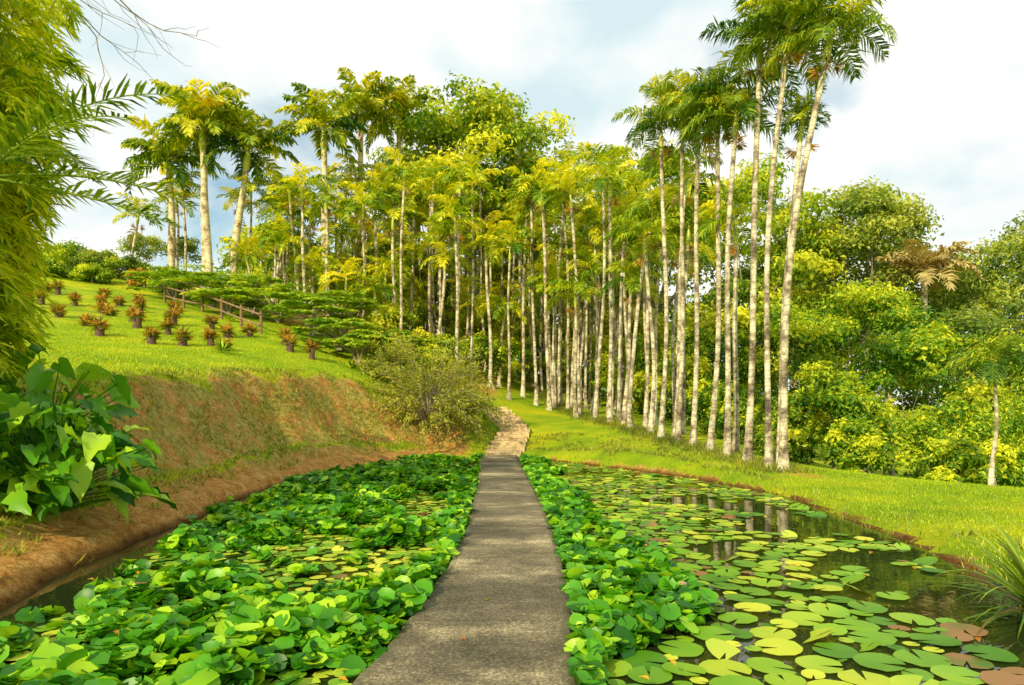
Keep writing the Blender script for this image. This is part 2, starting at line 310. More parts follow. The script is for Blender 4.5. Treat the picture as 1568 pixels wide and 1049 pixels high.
lim=np.where(x>0,.26+.32*ss(3.1,4.5,x)*(1-ss(11,14,y)*.6)+.24*np.exp(-((y-13)/2.8)**2-((x-4.0)/1.2)**2)+.30*np.exp(-((x-4.3)/.7)**2-((y-5.6)/1.2)**2),.24)
k=(d<-R-.05)&((x>pr(y)+R)|(x<pl(y)-R))&(openw>lim)&~((x<0)&(d>-.25-.5*np.clip((10.5-y)/4,0,1)))
x2,y2,R=x[k],y[k],R[k]; o=np.argsort(-R+rng.random(len(R))*.06); x2,y2,R=x2[o],y2[o],R[o]
kp=poisson(x2,y2,R,.86); x2,y2,R=x2[kp],y2[kp],R[kp]; n=len(x2)
pads(mb,np.stack([x2,y2,-.112+rng.uniform(0,.014,n)],-1),R,rng.uniform(0,6.28,n),rng.uniform(0,.10,n)+.35*(rng.random(n)<.08),rng.uniform(0,.09,n),18,0,np.clip(rng.normal(.5,.25,n),0,1),notch=.3,wav=.07)
mb.build('lily_pads',[M_pad])
mb=MB(); n=170; x=rng.uniform(-5,4.6,n); y=3.5+18*rng.random(n)**1.2; k=sdist(x,y)<-.5; x,y=x[k],y[k]; n=len(x)
on=(x>pl(y))&(x<pr(y)); k2=~on|(rng.random(n)<.12); x,y,on=x[k2],y[k2],on[k2]; n=len(x)
a=rng.uniform(0,6.28,n); leaves(mb,np.stack([x,y,np.where(on,.012,rng.uniform(-.06,.05,n))],-1),np.stack([np.cos(a),np.sin(a),rng.uniform(-.1,.4,n)],-1),np.tile([0,0,1.],(n,1)),rng.uniform(.05,.10,n),rng.uniform(.035,.055,n),0,rng.random(n))
mb.build('fallen_leaves',[M_orange])
for fx,fy in ((1.6,6.4),):
    mb=MB()
    for ringn,el,l in ((8,.5,.06),(8,.95,.05),(5,1.3,.035)):
        a=np.arange(ringn)*6.283/ringn+el; dd=np.stack([np.cos(a)*math.cos(el),np.sin(a)*math.cos(el),np.full(ringn,math.sin(el))],-1)
        leaves(mb,np.zeros((ringn,3)),dd,np.tile([0,0,1.],(ringn,1)),l,l*.4,0,rng.random(ringn))
    tube(mb,[(0,0,-.16),(0,0,-.08),(0,0,.005)],.006,6,1)
    mb.build('water_lily_flower',[M_pink,M_shaft],loc=(fx,fy,.03))
# ---------------------------------------------------------------- palms
def frond(mb,base,az,e0,L,droop,nl,ll,lw,mat,val,hang=.8,rachis=.018,vshape=.3,sweep=.5,jt=.12):
    n=12; t=np.linspace(0,1,n+1); el=e0-droop*t**1.25; azz=az+rng.normal(0,.12)*t
    dv=np.stack([np.cos(azz)*np.cos(el),np.sin(azz)*np.cos(el),np.sin(el)],-1)*L/n
    P=base+np.concatenate([[np.zeros(3)],np.cumsum(dv[:-1],0)]); tube(mb,P,rachis*(1-.85*t),4,mat,min(val+.25,1))
    tt=np.linspace(.14,1,nl)+rng.normal(0,.006,nl); tt=np.clip(tt,0,1)
    B=np.stack([np.interp(tt,t,P[:,i]) for i in range(3)],-1); T=nrm(np.stack([np.interp(tt,t,dv[:,i]) for i in range(3)],-1))
    sd=np.array([-math.sin(az),math.cos(az),0]); up=nrm(np.cross(T,sd)); 
    up=up*np.sign(up[:,2:3]+1e-6)
    l=ll*np.clip(np.sin(np.pi*(.16+.74*tt)),.15,1)*rng.uniform(.8,1.1,nl)
    for s in (1,-1):
        jit=rng.normal(0,jt,(nl,3)); d0=nrm(T*(sweep+.3*tt[:,None])+sd*s*.85+up*vshape+jit)
        p1=B+d0*(l*.5)[:,None]; d1=nrm(d0+np.array([0,0,-hang])*(1+rng.normal(0,.35,(nl,1)))); p2=p1+d1*(l*.5)[:,None]
        w=T*lw*.5
        V=np.stack([B-w*.5,B+w*.5,p1+w,p1-w,p2+w*.15,p2-w*.15],1)
        b0=np.arange(nl)[:,None]*6; F=np.concatenate([b0+np.array([[0,1,2,3]]),b0+np.array([[3,2,4,5]])])
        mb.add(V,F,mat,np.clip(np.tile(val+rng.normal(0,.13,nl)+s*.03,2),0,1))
def palm(name,x,y,ztop,tx=None,ty=None,r=.09,nf=10,L=1.7,ll=.55,lw=.07,nl=24,mat=None,tm=None,shaft=.8,seedv=.5,hang=.8,bulge=0,flowers=True,curve=0,jt=.12,kink=0):
    z0=float(H(x,y))-.1; tx=x+rng.normal(0,.25) if tx is None else tx; ty=y if ty is None else ty
    top=np.array([tx-x,ty-y,ztop-z0]); t=np.linspace(0,1,16)
    P=t[:,None]*top; P[:,0]=top[0]*(t**1.4)+np.sin(t*np.pi)*curve+np.sin(t*7+x)*.04; P[:,1]=top[1]*t
    R=r*(1-.22*t)+r*.8*np.exp(-t*ztop*1.6)*1+bulge*np.exp(-((t-.45)/.3)**2)
    mb=MB(); tube(mb,P,R,10,1)
    for a in np.linspace(0,6.28,9)[:-1]:
        tube(mb,[(np.cos(a)*r*2.3,np.sin(a)*r*2.3,0),(np.cos(a)*r*1.5,np.sin(a)*r*1.5,.16),(np.cos(a)*r,np.sin(a)*r,.34)],[r*.22,r*.18,r*.1],5,1)
    tp=P[-1]; d=nrm(P[-1]-P[-2])
    q=np.linspace(0,1,6); tube(mb,tp+d*(q*shaft)[:,None],R[-1]*np.array([1.0,1.35,1.3,1.1,.8,.35]),9,2)
    for k in range(nf):
        f=k/nf; az=k*2.4+rng.normal(0,.25)+x; e0=1.35-1.3*(1-f)**.8+rng.normal(0,.13)
        v=seedv+rng.normal(0,.16)+.22*(f-.5)
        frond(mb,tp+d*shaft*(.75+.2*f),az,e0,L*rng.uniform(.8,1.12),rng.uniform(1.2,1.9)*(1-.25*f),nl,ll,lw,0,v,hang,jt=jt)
    if flowers:
        for k in range(3):
            a=rng.uniform(0,6.28); n=40; c=tp+np.array([math.cos(a)*.18,math.sin(a)*.18,-.12]); dd=nrm(np.stack([rng.normal(math.cos(a)*.8,.5,n),rng.normal(math.sin(a)*.8,.5,n),rng.normal(-.4,.5,n)],-1))
            leaves(mb,c+dd*.05,dd,rng.normal(0,1,(n,3)),rng.uniform(.12,.35,n),.03,4 if k else 3,rng.random(n)*.8)
        if rng.random()<.3:
            frond(mb,tp,rng.uniform(0,6.28),-.6,L*.8,.9,nl//2,ll*.8,lw,4,.5,1.2)
    return mb.build(name,[mat or M_areca,tm or M_trunk,M_shaft,M_orange,M_brown],loc=(x,y,z0))
row=[(6.9,17.4,11.1,7.95),(6.76,18,11.6,7.2),(6.53,19,11.8,6.85),(6.3,20,10.2,6.5),(6.07,21,10.8,6.3),(5.84,22,11.2,6.0),(5.6,23,11.7,5.75),(5.3,24.2,11.5,5.3),(5.2,25.5,8.0,5.0),(4.7,27,9.4,5.5),(4.6,28,6.9,4.9),(4.2,29,11.2,4.2),(3.8,31,12.6,4.2),(3.3,33,12.0,2.9),(2.85,35,12.9,2.6),(2.2,38,12.6,1.7),(1.5,41,13.3,1.2),(5.9,24.6,10.0,6.2),(7.0,21.5,7.4,7.0),(4.9,31,10.6,5.2),(6.3,30,9.7,6.6),(3.2,36,9.6,3.4),
(5.4,27.5,9.0,5.6),(6.6,26.5,8.6,6.8),(5.6,33,9.8,5.4),(7.4,31,9.0,7.6),(4.0,34,8.5,4.1),(6.8,34.5,10.5,6.6),(2.6,37.5,8.4,2.7),(3.0,32,7.0,3.0),(2.2,35.5,8,2.1),(8.4,35,9.2,8.6),(4.8,38,12,4.6),(5.9,36.5,8,6)]
for k,(x,y,zt,tx) in enumerate(row):
    fr=k<8
    palm('areca_palm',x,y,zt-.6,tx,None,r=rng.uniform(.075,.095),nf=(rng.integers(12,16) if fr else 10),L=(1.85*rng.uniform(.88,1.08) if fr else 1.6),ll=.70,lw=.055 if fr else .09,nl=42 if fr else 20,mat=M_arecaF if fr else M_areca,seedv=.52,hang=1.2,curve=rng.normal(0,.14),jt=.2 if fr else .15)
palm('areca_palm',7.25,18.6,8.9,7.8,None,r=.08,nf=16,L=.8,ll=.42,lw=.05,nl=22,mat=M_arecaF,seedv=.45,hang=.6,jt=.25)
gp=[]; tries=0
while len(gp)<132 and tries<9000:
    tries+=1; y=rng.uniform(32.5,53); x=rng.uniform(-17,6)
    if y<33+max(0,(-x-1))*.5: continue
    if any((x-a)**2+(y-b_)**2<.8 for a,b_ in gp): continue
    gp.append((x,y))
for x,y in gp:
    q=rng.random(); zt=(rng.uniform(12.2,15.8) if q<.42 else rng.uniform(6.5,12.4))*y/40*(1+.004*x)
    zt=max(zt,float(HB(x,y))+2.5)
    palm('areca_palm',x,y,zt-.5,None,None,r=rng.uniform(.07,.10),nf=9,L=1.75,ll=.68,lw=.14,nl=13,seedv=.58,hang=.9,flowers=q<.4)
for x,y,zt in ((-21,44,15.5),(-22.5,46,15),(-24,43,13.2),(-19.5,48,15.5),(-14.6,43,13.5),(-16,47,15.5)):
    palm('areca_palm',x,y,zt,None,None,r=.09,nf=10,L=1.8,ll=.7,lw=.12,nl=15,seedv=.55)
for x,y,zt,tx in ((-21.9,44,17.1,-22.0),(-18.9,42,18.9,-18.9),(-18.2,41,18.0,-18.6),(-17.2,42,17.2,-16.4),(-11.4,42,18.4,-11.6),(-10.4,46,21.2,-10.2),(-8.2,48,21.4,-7.9)):
    palm('royal_palm',x,y,zt-.9,tx,None,r=.21,nf=18,L=3.4,ll=1.0,lw=.18,nl=34,mat=M_royal,tm=M_rtrunk,shaft=1.5,seedv=.52,hang=1.1,bulge=.04,flowers=False,jt=.2)
palm('young_palm',10.35,14.7,2.45,10.45,None,r=.04,nf=13,L=1.0,ll=.42,lw=.045,nl=24,mat=M_arecaF,shaft=.3,flowers=False,jt=.2)
palm('dry_palm',23.6,39,8.9,None,None,r=.2,nf=22,L=2.8,ll=.9,lw=.16,nl=28,mat=M_brown,tm=M_trunk,shaft=.5,seedv=.5,flowers=False,jt=.3)
# ---------------------------------------------------------------- broadleaf trees
def tree(name,x,y,top,R,ch,nl=26,nleaf=9000,ls=.34,mat=None,flat=.7,vb=.5,trunk=True,lr=(.24,.42),z0=None,rt=.3,lobefill=.55,low=-.5,nb=12):
    zb=float(H(x,y))-.1 if z0 is None else z0; Ht=top-zb; mb=MB(); cz=Ht-ch/2
    u=nrm(rng.normal(0,1,(nl,3))); u[:,2]=np.where(u[:,2]<low,-u[:,2],u[:,2]); rad=rng.random(nl)**.5*(1-lobefill)+lobefill
    rad=rad*rng.uniform(.82,1.12,nl)
    C=u*rad[:,None]*np.array([R*.78,R*.78,ch*.40])+np.array([0,0,cz]); lrd=rng.uniform(*lr,nl)*R
    off=rng.normal(0,.13,nl)
    per=np.maximum((nleaf*lrd**2/np.sum(lrd**2)).astype(int),20)
    for c,r,o,m in zip(C,lrd,off,per):
        q=nrm(rng.normal(0,1,(m,3))); q[:,2]=np.where((q[:,2]<-.2)&(rng.random(m)<.75),-q[:,2],q[:,2])
        bump=1+.25*np.sin(q[:,0]*5+o*50)*np.sin(q[:,1]*6+c[0])+.15*np.sin(q[:,2]*9+c[1])
        pos=c+q*r*(rng.uniform(.6,1.08,m)*bump)[:,None]*np.array([1,1,flat])
        nm=nrm(q*.8+np.array([0,0,.5])+rng.normal(0,.5,(m,3))); d=np.cross(nm,rng.normal(0,1,(m,3)))+np.array([0,0,-.25])
        s=ls*rng.uniform(.5,1.35,m)
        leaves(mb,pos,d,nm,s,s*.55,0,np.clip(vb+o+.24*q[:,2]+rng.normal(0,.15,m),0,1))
    if trunk:
        fork=np.array([0,0,max(cz-ch*.42,Ht*.3)]); tube(mb,[(0,0,0),(rng.normal(0,.1),0,fork[2]*.5),fork],[rt*1.3,rt,rt*.85],10,1)
        for c,r in list(zip(C,lrd))[:nb]:
            mid=fork+(c-fork)*.5+np.array([0,0,-.08*ch])+rng.normal(0,.25,3); tube(mb,[fork,(fork+mid)/2+rng.normal(0,.12,3),mid,c],[rt*.5,rt*.36,rt*.22,rt*.07],5,1)
    return mb.build(name,[mat or M_tree,M_bark],loc=(x,y,zb))
tree('broadleaf_tree',-3.0,50,25.6,8.6,13,80,24000,.37,lr=(.13,.25),rt=.4,flat=.6,lobefill=.3,vb=.5,low=-.8)
tree('broadleaf_tree',-7.5,56,23.5,6,12,34,10000,.38,M_treeD,lr=(.18,.3))
tree('broadleaf_tree',1.5,55,20.5,5,12,32,9500,.38,M_tree,lr=(.2,.32),low=-.8)
tree('broadleaf_tree',9.3,46,20.4,5.2,14,38,12500,.35,lr=(.2,.34),vb=.5,low=-.8)
tree('broadleaf_tree',14.6,42,17.6,4.8,14,40,13000,.31,lr=(.2,.34),vb=.5,low=-.8)
tree('broadleaf_tree',18.2,44,15.8,4.2,13,32,10000,.31,lr=(.2,.34),vb=.48,low=-.8)
tree('broadleaf_tree',22.3,43,17.2,4.8,13,52,16000,.28,M_treeD,vb=.55,lr=(.2,.32),low=-.8)
tree('broadleaf_tree',29.8,41,13.4,6,13,48,14000,.29,M_treeD,vb=.5,lr=(.18,.3),low=-.8)
tree('broadleaf_tree',26,47,14.5,5,12,30,8000,.32,M_treeD,vb=.5,low=-.8)
tree('broadleaf_tree',37,50,13.5,7,12,30,8000,.36,M_treeD)
for x,y,t,R,ch in ((-13,60,17,6,10),(-5,62,17.5,6,13),(3,58,18,6,15),(9,60,16,6,15),(-20,58,17,5,7),(4,50,12,4.5,10),(-2,53,13,4.5,9),(9,48,10.5,4.5,11),(12,40,8.5,3.6,9),(-9,54,15,4.5,8),(22,52,13,6,12)):
    tree('background_tree',x,y,t,R,ch,28,6500,.42,M_tree if rng.random()<.75 else M_treeD,vb=.58,low=-.8,nb=4)
for x,y,t,R,ch,mt in ((13.5,33,7.2,3.4,8,M_shrub),(17.5,34,8.6,3.6,9,M_shrub),(22.5,35,7.2,3.8,9,M_treeD),(27.5,34,6.2,3.8,8,M_tree),(12.3,26,3.6,2.3,5,M_shrub),(16,27,5.3,3.0,7,M_shrub),(20,26.5,4.6,2.9,7,M_tree),(14,21.5,2.2,1.9,4.2,M_shrub),(17.2,21.5,3.0,2.3,5,M_shrub),(10.2,25.8,1.9,1.2,2.3,M_tree),(9.2,29,3.2,1.6,3.4,M_shrub),(25,28,4.5,3.2,7,M_treeD),(10.5,36,6.5,2.8,7,M_shrub),(9.1,23.5,1.3,.8,1.4,M_tree),(11.2,22.5,1.3,1.1,2.2,M_shrub),(12.2,18.6,.9,1.0,2.0,M_shrub)):
    tree('shrub',x,y,t,R,ch,32,int(4200+R*2200),.15+.02*R if y>24 else .15,mt,trunk=True,rt=.05,vb=.46,lr=(.16,.38),flat=.8,low=-.8,nb=6)
for x,y,t,R,ch in ((-6,38,7.6,2.2,3.6),(-9,40,9.2,2.4,4),(-2,44,8.8,2.6,5),(2,46,8,2.8,6),(6.5,38,6.2,2.0,5),(8,42,8,2.6,6.5),(4.5,43,6.5,2.4,4.5),(-13,46,11.8,2.6,4),(-5.5,33,5.4,1.6,2.6),(-3.8,35,5.4,1.5,2.5),(-2.0,38,6,1.8,3.4),(-7.5,44,10,2.4,4),(.2,42,6.2,1.8,3.4),(8.2,33,4.4,1.7,3.8),(7.2,36,3.6,1.3,2.6),(-11,43,10,2,3.2),(-3,49,9.5,2.6,4)):
    tree('understory_shrub',x,y,t,R,ch,18,3600,.22,M_tree if rng.random()<.4 else M_shrub,rt=.05,lr=(.25,.45),vb=.6,low=-.8,nb=4)
for x,y,t,R,ch,mt in ((-33,45,13.6,2.6,3.5,M_shrub),(-29,44,12.2,2,2.6,M_tree),(-27,42,11.7,1.8,2.3,M_shrub),(-25,41.5,11.2,1.6,2.2,M_treeD),(-23,41,10.8,1.4,2,M_tree),(-21.5,40,9.7,1.0,1.2,M_red),(-31,40,10.8,1.8,2,M_shrub),(-26,38.5,10,1.2,1.4,M_shrub),(-29,39,10.3,1.3,1.6,M_fern),(-24,39,9.8,1.1,1.2,M_shrub),(-36,44,13,2.6,4,M_shrub),(-27,50,14.8,1.8,3.5,M_treeD),(-24,50,14.5,1.6,3,M_treeD),(-19.5,39,9.6,1.3,1.6,M_tree)):
    tree('hedge_shrub',x,y,t,R,ch,16,3600,.17,mt,rt=.05,lr=(.22,.42),vb=.45,nb=4)
def layered(x,y,top,R,n=26):
    zb=float(H(x,y))-.1; Ht=top-zb; mb=MB()
    for k in range(n):
        a=k*2.4+rng.normal(0,.3); rr=R*.95*math.sqrt((k+.3)/n)*rng.uniform(.8,1.1); c=np.array([math.cos(a)*rr,math.sin(a)*rr,Ht*(1-.42*(rr/R)**1.6)-rng.uniform(0,.45)*Ht*.55])
        if k%2==0: tube(mb,[(0,0,0),(c[0]*.3,c[1]*.3,Ht*.45),c],[.07,.04,.015],6,1)
        rl=R*rng.uniform(.20,.36); nfr=9
        for j in range(nfr):
            frond(mb,c,j*6.283/nfr+rng.normal(0,.15),.35,rl*rng.uniform(.9,1.3),.9,15,.20,.06,0,np.clip(.5+rng.normal(0,.16),0,1),.4,.010,.05,.35,.2)
    mb.build('spreading_fern_tree',[M_fern,M_bark],loc=(x,y,zb))
for a in ((-18.3,37,9.3,2.3),(-15.8,36,9.1,2.5),(-13.3,35,8.6,2.5),(-11.3,33,7.7,2.3),(-9.2,31.5,6.9,2.1),(-13.5,32.5,7.4,1.9),(-7.4,29.5,5.7,1.9),(-8.5,34,7.6,2.1),(-6.2,27.6,4.8,1.5),(-5.2,31,5.2,1.5)): layered(*a)
def wispy(x,y,R,hh,nb=70,name='wispy_bush'):
    zb=float(H(x,y))-.05; mb=MB()
    for k in range(nb):
        a=rng.uniform(0,6.28); e=rng.uniform(.15,1.4); L=R*rng.uniform(.8,1.25); t=np.linspace(0,1,7)
        el=e-1.1*t**1.5*rng.uniform(.4,1.2); dv=np.stack([np.cos(a+t*.3)*np.cos(el),np.sin(a+t*.3)*np.cos(el),np.sin(el)*hh],-1)*L/6
        P=np.cumsum(dv,0)+np.array([0,0,.15]); tube(mb,P,.018*(1-.8*t),4,1)
        m=90; tt=rng.uniform(.2,1,m); B=np.stack([np.interp(tt,t,P[:,i]) for i in range(3)],-1)+rng.normal(0,.08,(m,3))
        leaves(mb,B,rng.normal(0,1,(m,3))+dv[-1]*6,rng.normal(0,1,(m,3))+np.array([0,0,1.]),rng.uniform(.08,.17,m),.045,0,np.clip(rng.normal(.47,.2,m)+.2*(tt-.5),0,1))
    mb.build(name,[M_wisp,M_bark],loc=(x,y,zb))
wispy(-3.1,25.6,2.2,1.4,150)
wispy(-1.9,27.5,1.3,1.3,50)
wispy(-4.9,27,1.3,1.3,50)
# ---------------------------------------------------------------- bamboo clump (upper left)
mb=MB(); BX,BY=-8.75,9.0; bz=float(H(BX,BY))
for k in range(84):
    a=rng.uniform(0,6.28); L=rng.uniform(2.6,7.6); t=np.linspace(0,1,14); lean=rng.uniform(.02,.20); el=1.53-lean*t-1.0*lean*t**3*1.5
    dv=np.stack([np.cos(a)*np.cos(el),np.sin(a)*np.cos(el),np.sin(el)],-1)*L/13; P=np.cumsum(dv,0)+np.array([math.cos(a)*1.7*rng.uniform(.3,1),math.sin(a)*1.3,0]); tube(mb,P,.028*(1-.8*t)+.004,5,1)
    for j in range(32):
        tt=rng.uniform(.10,1); b0=np.array([np.interp(tt,t,P[:,i]) for i in range(3)]); a2=a+rng.normal(0,1.3); bl=rng.uniform(.3,.7)
        q=np.linspace(0,1,14); out_=np.stack([np.cos(a2)*q*bl,np.sin(a2)*q*bl,.25*q*bl-.8*bl*q**2],-1)+b0
        m=len(q)*2; B=np.repeat(out_,2,0); an=a2+rng.normal(0,.8,m)
        d=np.stack([np.cos(an),np.sin(an),rng.normal(-.6,.35,m)],-1)
        leaves(mb,B,d,np.stack([np.cos(an)*.6,np.sin(an)*.6,np.ones(m)],-1)+rng.normal(0,.3,(m,3)),rng.uniform(.2,.38,m),.05,0,np.clip(rng.normal(.52,.22,m)+rng.normal(0,.1),0,1),.15)
mb.build('bamboo_clump',[M_bamboo,M_shaft],loc=(BX,BY,bz))
mb=MB(); hh=5.2-float(H(-6.2,8.0)); base=np.array([0,0,hh-.8])
tube(mb,[(0,0,0),(.05,0,hh*.5),(0,0,hh-.8)],[.12,.09,.08],10,1)
for az,e0,L,dr in ((.1,.85,2.6,1.0),(-.35,.5,2.3,.8),(.5,.25,2.3,.6),(.25,-.1,2.2,.3),(1.6,.8,2.2,1.2),(2.5,.9,2.0,1.2),(3.6,.7,2.0,1.2),(4.6,.9,2.0,1.2)):
    frond(mb,base,az,e0,L,dr,34,.5,.05,0,.42,.35,.024,.25)
mb.build('feather_palm',[M_dark,M_bark],loc=(-6.2,8.0,float(H(-6.2,8.0))))
mb=MB()
def twig(p,d,L,r,dep):
    P=[p]; q=p.copy()
    for _ in range(5): d=nrm(d+rng.normal(0,.18,3)); q=q+d*L/5; P.append(q.copy())
    tube(mb,P,np.linspace(r,r*.4,6),5,0)
    if dep>0:
        for i in (2,3,4,5): twig(P[i],nrm(d+rng.normal(0,.6,3)),L*.55,r*.5,dep-1)
tube(mb,[(0,0,0),(.2,.1,3),(.1,0,6),(.6,0,8.3)],[.16,.12,.09,.06],8,0)
for k in range(6): twig(np.array([.5,0,6.2+.28*k]),np.array([1,.1*k-.3,.12]),2.5,.025,2)
mb.build('bare_tree',[M_bark],loc=(-9.7,11.4,float(H(-9.7,11.4))))
# ---------------------------------------------------------------- elephant-ear plant
def earplant(x,y,n,spread,hgt,sc,name='elephant_ear_plant'):
    zb=float(H(x,y))-.05; mb=MB()
    for k in range(n):
        a=rng.uniform(0,6.28); o=spread*rng.random()**.6; h=hgt*rng.uniform(.12,1)*(1.1-.4*o/spread); e=np.array([math.cos(a)*o,math.sin(a)*o,h])
        tube(mb,[(e[0]*.15,e[1]*.15,0),(e[0]*.45,e[1]*.45,h*.65),e],[.016,.011,.007],6,1,.3)
        L=sc*rng.uniform(.6,1.25); out_=np.array([math.cos(a),math.sin(a),-rng.uniform(.0,1.0)]); out_=out_+rng.normal(0,.45,3); out_/=np.linalg.norm(out_)
        up=np.array([0,0,1.])+rng.normal(0,.4,3); s=nrm(np.cross(out_,up)); u=np.cross(s,out_)
        ts=np.array([-.32,-.22,0,.2,.42,.64,.84,1.]); ws=np.array([.10,.28,.38,.36,.30,.20,.09,0]); phs=rng.uniform(0,6.28)
        V=[]; 
        for tq,wq in zip(ts,ws):
            for ww in (-1,-.5,0,.5,1):
                zz=.30*abs(ww)*wq-.25*tq*tq+.06*abs(ww)*math.sin(tq*14+phs+ww)
                tq2=tq+(.22*(1-abs(ww)) if tq<-.1 else 0)
                V.append(e+L*(out_*tq2+s*ww*wq*(1+.14*math.sin(tq*16+phs))+u*zz))
        F=[]
        for i_ in range(7):
            for j_ in range(4): F.append((i_*5+j_,i_*5+j_+1,i_*5+j_+6,i_*5+j_+5))
        mb.add(np.array(V),F,0,np.clip(rng.normal(.5,.26),0,1),True)
    mb.build(name,[M_big,M_big],loc=(x,y,zb))
earplant(-6.0,8.8,170,1.25,1.45,.34)
earplant(-7.0,10.3,110,1.1,1.6,.36)
earplant(-6.8,7.7,80,.9,1.5,.34)
# ---------------------------------------------------------------- bromeliads on fern stumps
BR=[(-22.5,33),(-21.5,32.3),(-18.5,30.8),(-17.5,32),(-20,29),(-19.2,30),(-17.3,28.8),(-18.3,31.8),(-16.4,27.9),(-16.5,30.3),(-15,27),(-14.5,29.5),(-13.4,27),(-14,25.5),(-12.6,25),(-12,22.7),(-13.9,23),(-11.2,23.2),(-10.6,24),(-12.1,27.5),(-10.9,26.1),(-9.8,23.2),(-8.3,25.5),(-8.8,26.5),(-7.4,25.2),(-15.3,24.6),(-17,25.6),(-10.4,27),(-19.5,27.4),(-21,29.2),(-23.5,30.5),(-20.3,34),(-15.6,31.5)]
for x,y in BR:
    mb=MB(); h=rng.uniform(.15,.5); r=rng.uniform(.10,.16); tube(mb,[(0,0,0),(.02,0,h*.5),(0,0,h),(0,0,h+.01)],[r*1.15,r*.9,r,.01],9,1)
    n=100; a=rng.uniform(0,6.28,n); e=rng.uniform(-.35,1.25,n); d=np.stack([np.cos(a)*np.cos(e),np.sin(a)*np.cos(e),np.sin(e)],-1); L=rng.uniform(.18,.42,n)
    p0=np.tile([0,0,h],(n,1))+rng.normal(0,.06,(n,3)); leaves(mb,p0,d,np.tile([0,0,1.],(n,1)),L,.065,0,np.clip(rng.random(n)*.9+rng.normal(0,.1),0,1))
    n=50; leaves(mb,p0[:n]-[0,0,.05],d[:n]*[1,1,.3],np.tile([0,0,1.],(n,1)),L[:n]*.9,.06,2,rng.random(n)*.7)
    mb.build('bromeliad_planter',[M_red,M_stump,M_fern],loc=(x,y,float(H(x,y))-.04))
for x,y,s in ((-9.5,22.3,.55),(-6.2,26.2,.4),(-12.6,30.5,.5)):
    mb=MB(); n=30; a=rng.uniform(0,6.28,n); e=rng.uniform(.1,1.4,n); d=np.stack([np.cos(a)*np.cos(e),np.sin(a)*np.cos(e),np.sin(e)],-1); leaves(mb,np.zeros((n,3)),d,np.tile([0,0,1.],(n,1)),s,.07,0,rng.random(n))
    mb.build('rosette_plant',[M_fern],loc=(x,y,float(H(x,y))))
mb=MB(); fp=[(-17.9,35.2),(-16.2,33.7),(-14.6,32.2),(-13.1,30.8),(-11.7,29.5),(-10.4,28.3)]
tops=[]
for x,y in fp:
    z=float(H(x,y)); tube(mb,[(x,y,z-.2),(x,y,z+.5),(x,y,z+.95)],.06,7,0); tops.append((x,y,z))
for a,b_ in zip(tops[:-1],tops[1:]):
    for h in (.35,.8): tube(mb,[(a[0],a[1]-.07,a[2]+h),((a[0]+b_[0])/2,(a[1]+b_[1])/2-.07,(a[2]+b_[2])/2+h),(b_[0],b_[1]-.07,b_[2]+h)],.045,6,0)
mb.build('wooden_fence',[M_wood])
mb=MB(); 
for k in range(150):
    a=rng.uniform(0,6.28); e=rng.uniform(.1,1.3); L=rng.uniform(.6,1.15); t=np.linspace(0,1,7); el=e-1.0*t**1.6
    dv=np.stack([np.cos(a)*np.cos(el),np.sin(a)*np.cos(el),np.sin(el)],-1)*L/6; P=np.cumsum(dv,0); s=np.array([-math.sin(a),math.cos(a),0])*.018
    w=(1-t**2)[:,None]*s; V=np.concatenate([P-w,P+w]); i_=np.arange(6); mb.add(V,np.stack([i_,i_+1,i_+8,i_+7],-1),0 if rng.random()<.85 else 1,np.clip(rng.normal(.5,.2),0,1))
mb.build('spiky_plant',[M_dark,M_brown],loc=(4.6,5.95,float(H(4.6,5.95))))
# ---------------------------------------------------------------- grass blades & weeds
def blades(name,x,y,h,w,mat,lean=.5,vb=.5):
    n=len(x); z=H(x,y)-.01; a=rng.uniform(0,6.28,n); hh=h*rng.uniform(.5,1.3,n); s=np.stack([-np.sin(a),np.cos(a),a*0],-1)*w*.5
    P=np.stack([x,y,z],-1); tip=P+np.stack([np.cos(a)*hh*lean,np.sin(a)*hh*lean,hh],-1)
    V=np.stack([P-s,P+s,tip],1); mb=MB(); mb.add(V,np.arange(n*3).reshape(n,3),0,np.clip(rng.normal(vb,.2,n),0,1)); mb.build(name,[mat])
n=110000; x=rng.uniform(4.2,12.5,n); y=5+16*rng.random(n)**.9; d=sdist(x,y); k=(d>.12+.2*n2(x,y,.5,31))&(rng.random(n)<np.clip(1.3-y/22,.3,1)); blades('lawn_grass',x[k],y[k],.05,.013,M_grass,.7)
n=120000; x=rng.uniform(-11,6,n); y=rng.uniform(5,27,n); d=sdist(x,y); cl=n2(x,y,.9,32)*.4+n2(x,y,.22,33)*.6; k=(d>.45)&(d<3.2)&(cl>.52+.14*(d<.85)-.25*np.exp(-((d-1.0)/.13)**2)); blades('bank_weeds',x[k],y[k],.11,.032,M_weed,.9,.48)
n=70000; x=rng.uniform(-16,-5,n); y=rng.uniform(10,30,n); d=sdist(x,y); k=(d>2.6)&(x>-.8*y); blades('hill_grass',x[k],y[k],.06,.024,M_grass,.7,.6)
n=14000; x=rng.uniform(-5.6,6,n); y=rng.uniform(4,25,n); d=sdist(x,y); k=((d>.03)&(d<.35)&(x>-1))|((d>.1)&(d<.35)&(n2(x,y,.5,36)>.6)); blades('shore_grass',x[k],y[k],.12,.018,M_weed,.9,.5)
n=16000; t=rng.random(n); y=17+25*t; x=6.9-(y-17.4)*.23+rng.normal(0,.4,n); blades('palm_row_grass',x,y,.2,.022,M_weed,.9,.35)
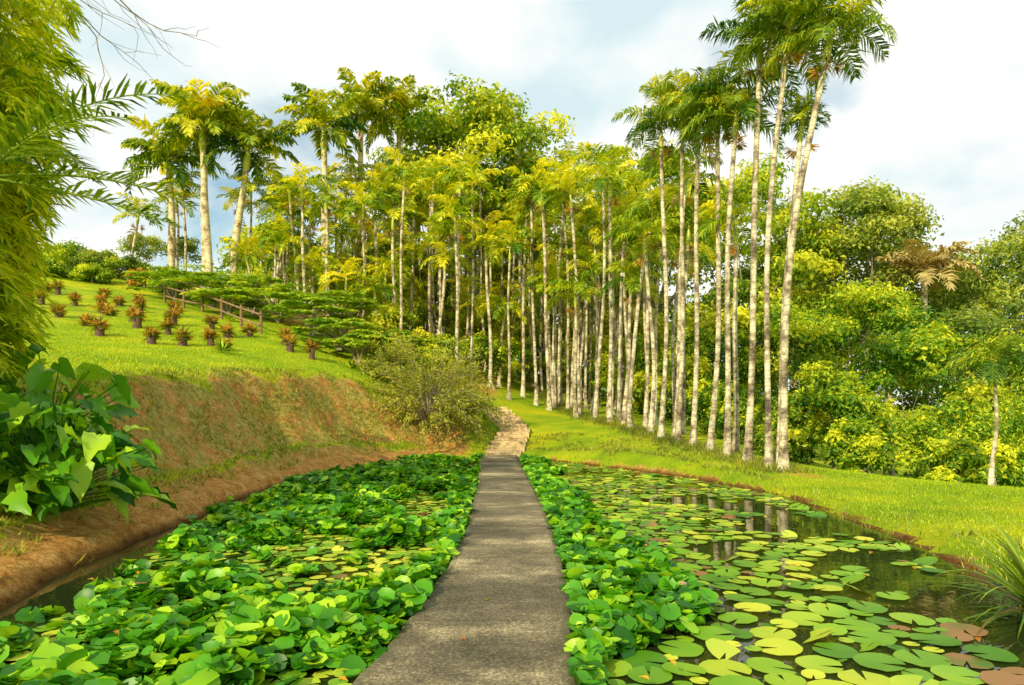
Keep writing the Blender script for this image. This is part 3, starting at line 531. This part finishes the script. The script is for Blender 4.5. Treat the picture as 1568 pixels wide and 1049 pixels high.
# ---------------------------------------------------------------- world / sun / camera
sd=Vector((-.42,-.76,.52)).normalized(); el=math.asin(sd.z); rot=math.atan2(sd.x,sd.y)
W=bpy.data.worlds.new('World'); S.world=W; W.use_nodes=True; nt=W.node_tree; nt.nodes.clear(); out=nt.nodes.new('ShaderNodeOutputWorld')
sky=nt.nodes.new('ShaderNodeTexSky'); sky.sky_type='NISHITA'; sky.sun_disc=False; sky.sun_elevation=el; sky.sun_rotation=rot
bg1=nt.nodes.new('ShaderNodeBackground'); bg1.inputs[1].default_value=.15; nt.links.new(mixc(nt,1.0,sky.outputs[0],(1.0,1.2,1.05),'MULTIPLY'),bg1.inputs[0])
tc=nt.nodes.new('ShaderNodeTexCoord'); sx=nt.nodes.new('ShaderNodeSeparateXYZ'); nt.links.new(tc.outputs['Generated'],sx.inputs[0])
zz=math_(nt,'ADD',math_(nt,'MAXIMUM',sx.outputs[2],0.0),.40)
cb=nt.nodes.new('ShaderNodeCombineXYZ'); nt.links.new(math_(nt,'DIVIDE',sx.outputs[0],zz),cb.inputs[0]); nt.links.new(math_(nt,'DIVIDE',sx.outputs[1],zz),cb.inputs[1])
mp0=nt.nodes.new('ShaderNodeMapping'); mp0.inputs['Location'].default_value=(.55,.2,.4); nt.links.new(cb.outputs[0],mp0.inputs[0])
n1=noise(nt,1.7,8,mp0.outputs[0],.5); n1.inputs['Distortion'].default_value=.15
r1=ramp(nt,[(.33,(.1,.1,.1)),(.44,(1,1,1))],n1.outputs['Fac'])
mp=nt.nodes.new('ShaderNodeMapping'); mp.inputs['Location'].default_value=(3.1,1.7,0); nt.links.new(cb.outputs[0],mp.inputs[0]); n4=noise(nt,2.6,8,mp.outputs[0],.5)
r2=ramp(nt,[(.36,(.58,.72,.76)),(.46,(.78,.83,.82)),(.54,(.95,.94,.88))],n4.outputs['Fac'])
bg2=nt.nodes.new('ShaderNodeBackground'); bg2.inputs[1].default_value=1.2; nt.links.new(r2.outputs[0],bg2.inputs[0])
mx=nt.nodes.new('ShaderNodeMixShader'); nt.links.new(r1.outputs[0],mx.inputs[0]); nt.links.new(bg1.outputs[0],mx.inputs[1]); nt.links.new(bg2.outputs[0],mx.inputs[2]); nt.links.new(mx.outputs[0],out.inputs[0])
L=bpy.data.lights.new('sun','SUN'); L.energy=5; L.angle=math.radians(.5); L.color=(1,.86,.56); lo=bpy.data.objects.new('sun',L); COL.objects.link(lo); lo.rotation_euler=sd.to_track_quat('Z','Y').to_euler(); lo.location=(-20,-30,30)
cam=bpy.data.cameras.new('camera'); cam.lens=24; cam.sensor_width=36; cam.shift_y=.0635; cam.clip_end=2000; cam.clip_start=.05
co=bpy.data.objects.new('camera',cam); COL.objects.link(co); co.location=(0,0,1.7); co.rotation_euler=(math.radians(90),0,0); S.camera=co
S.view_settings.view_transform='Standard'; S.view_settings.look='None'; S.view_settings.exposure=0
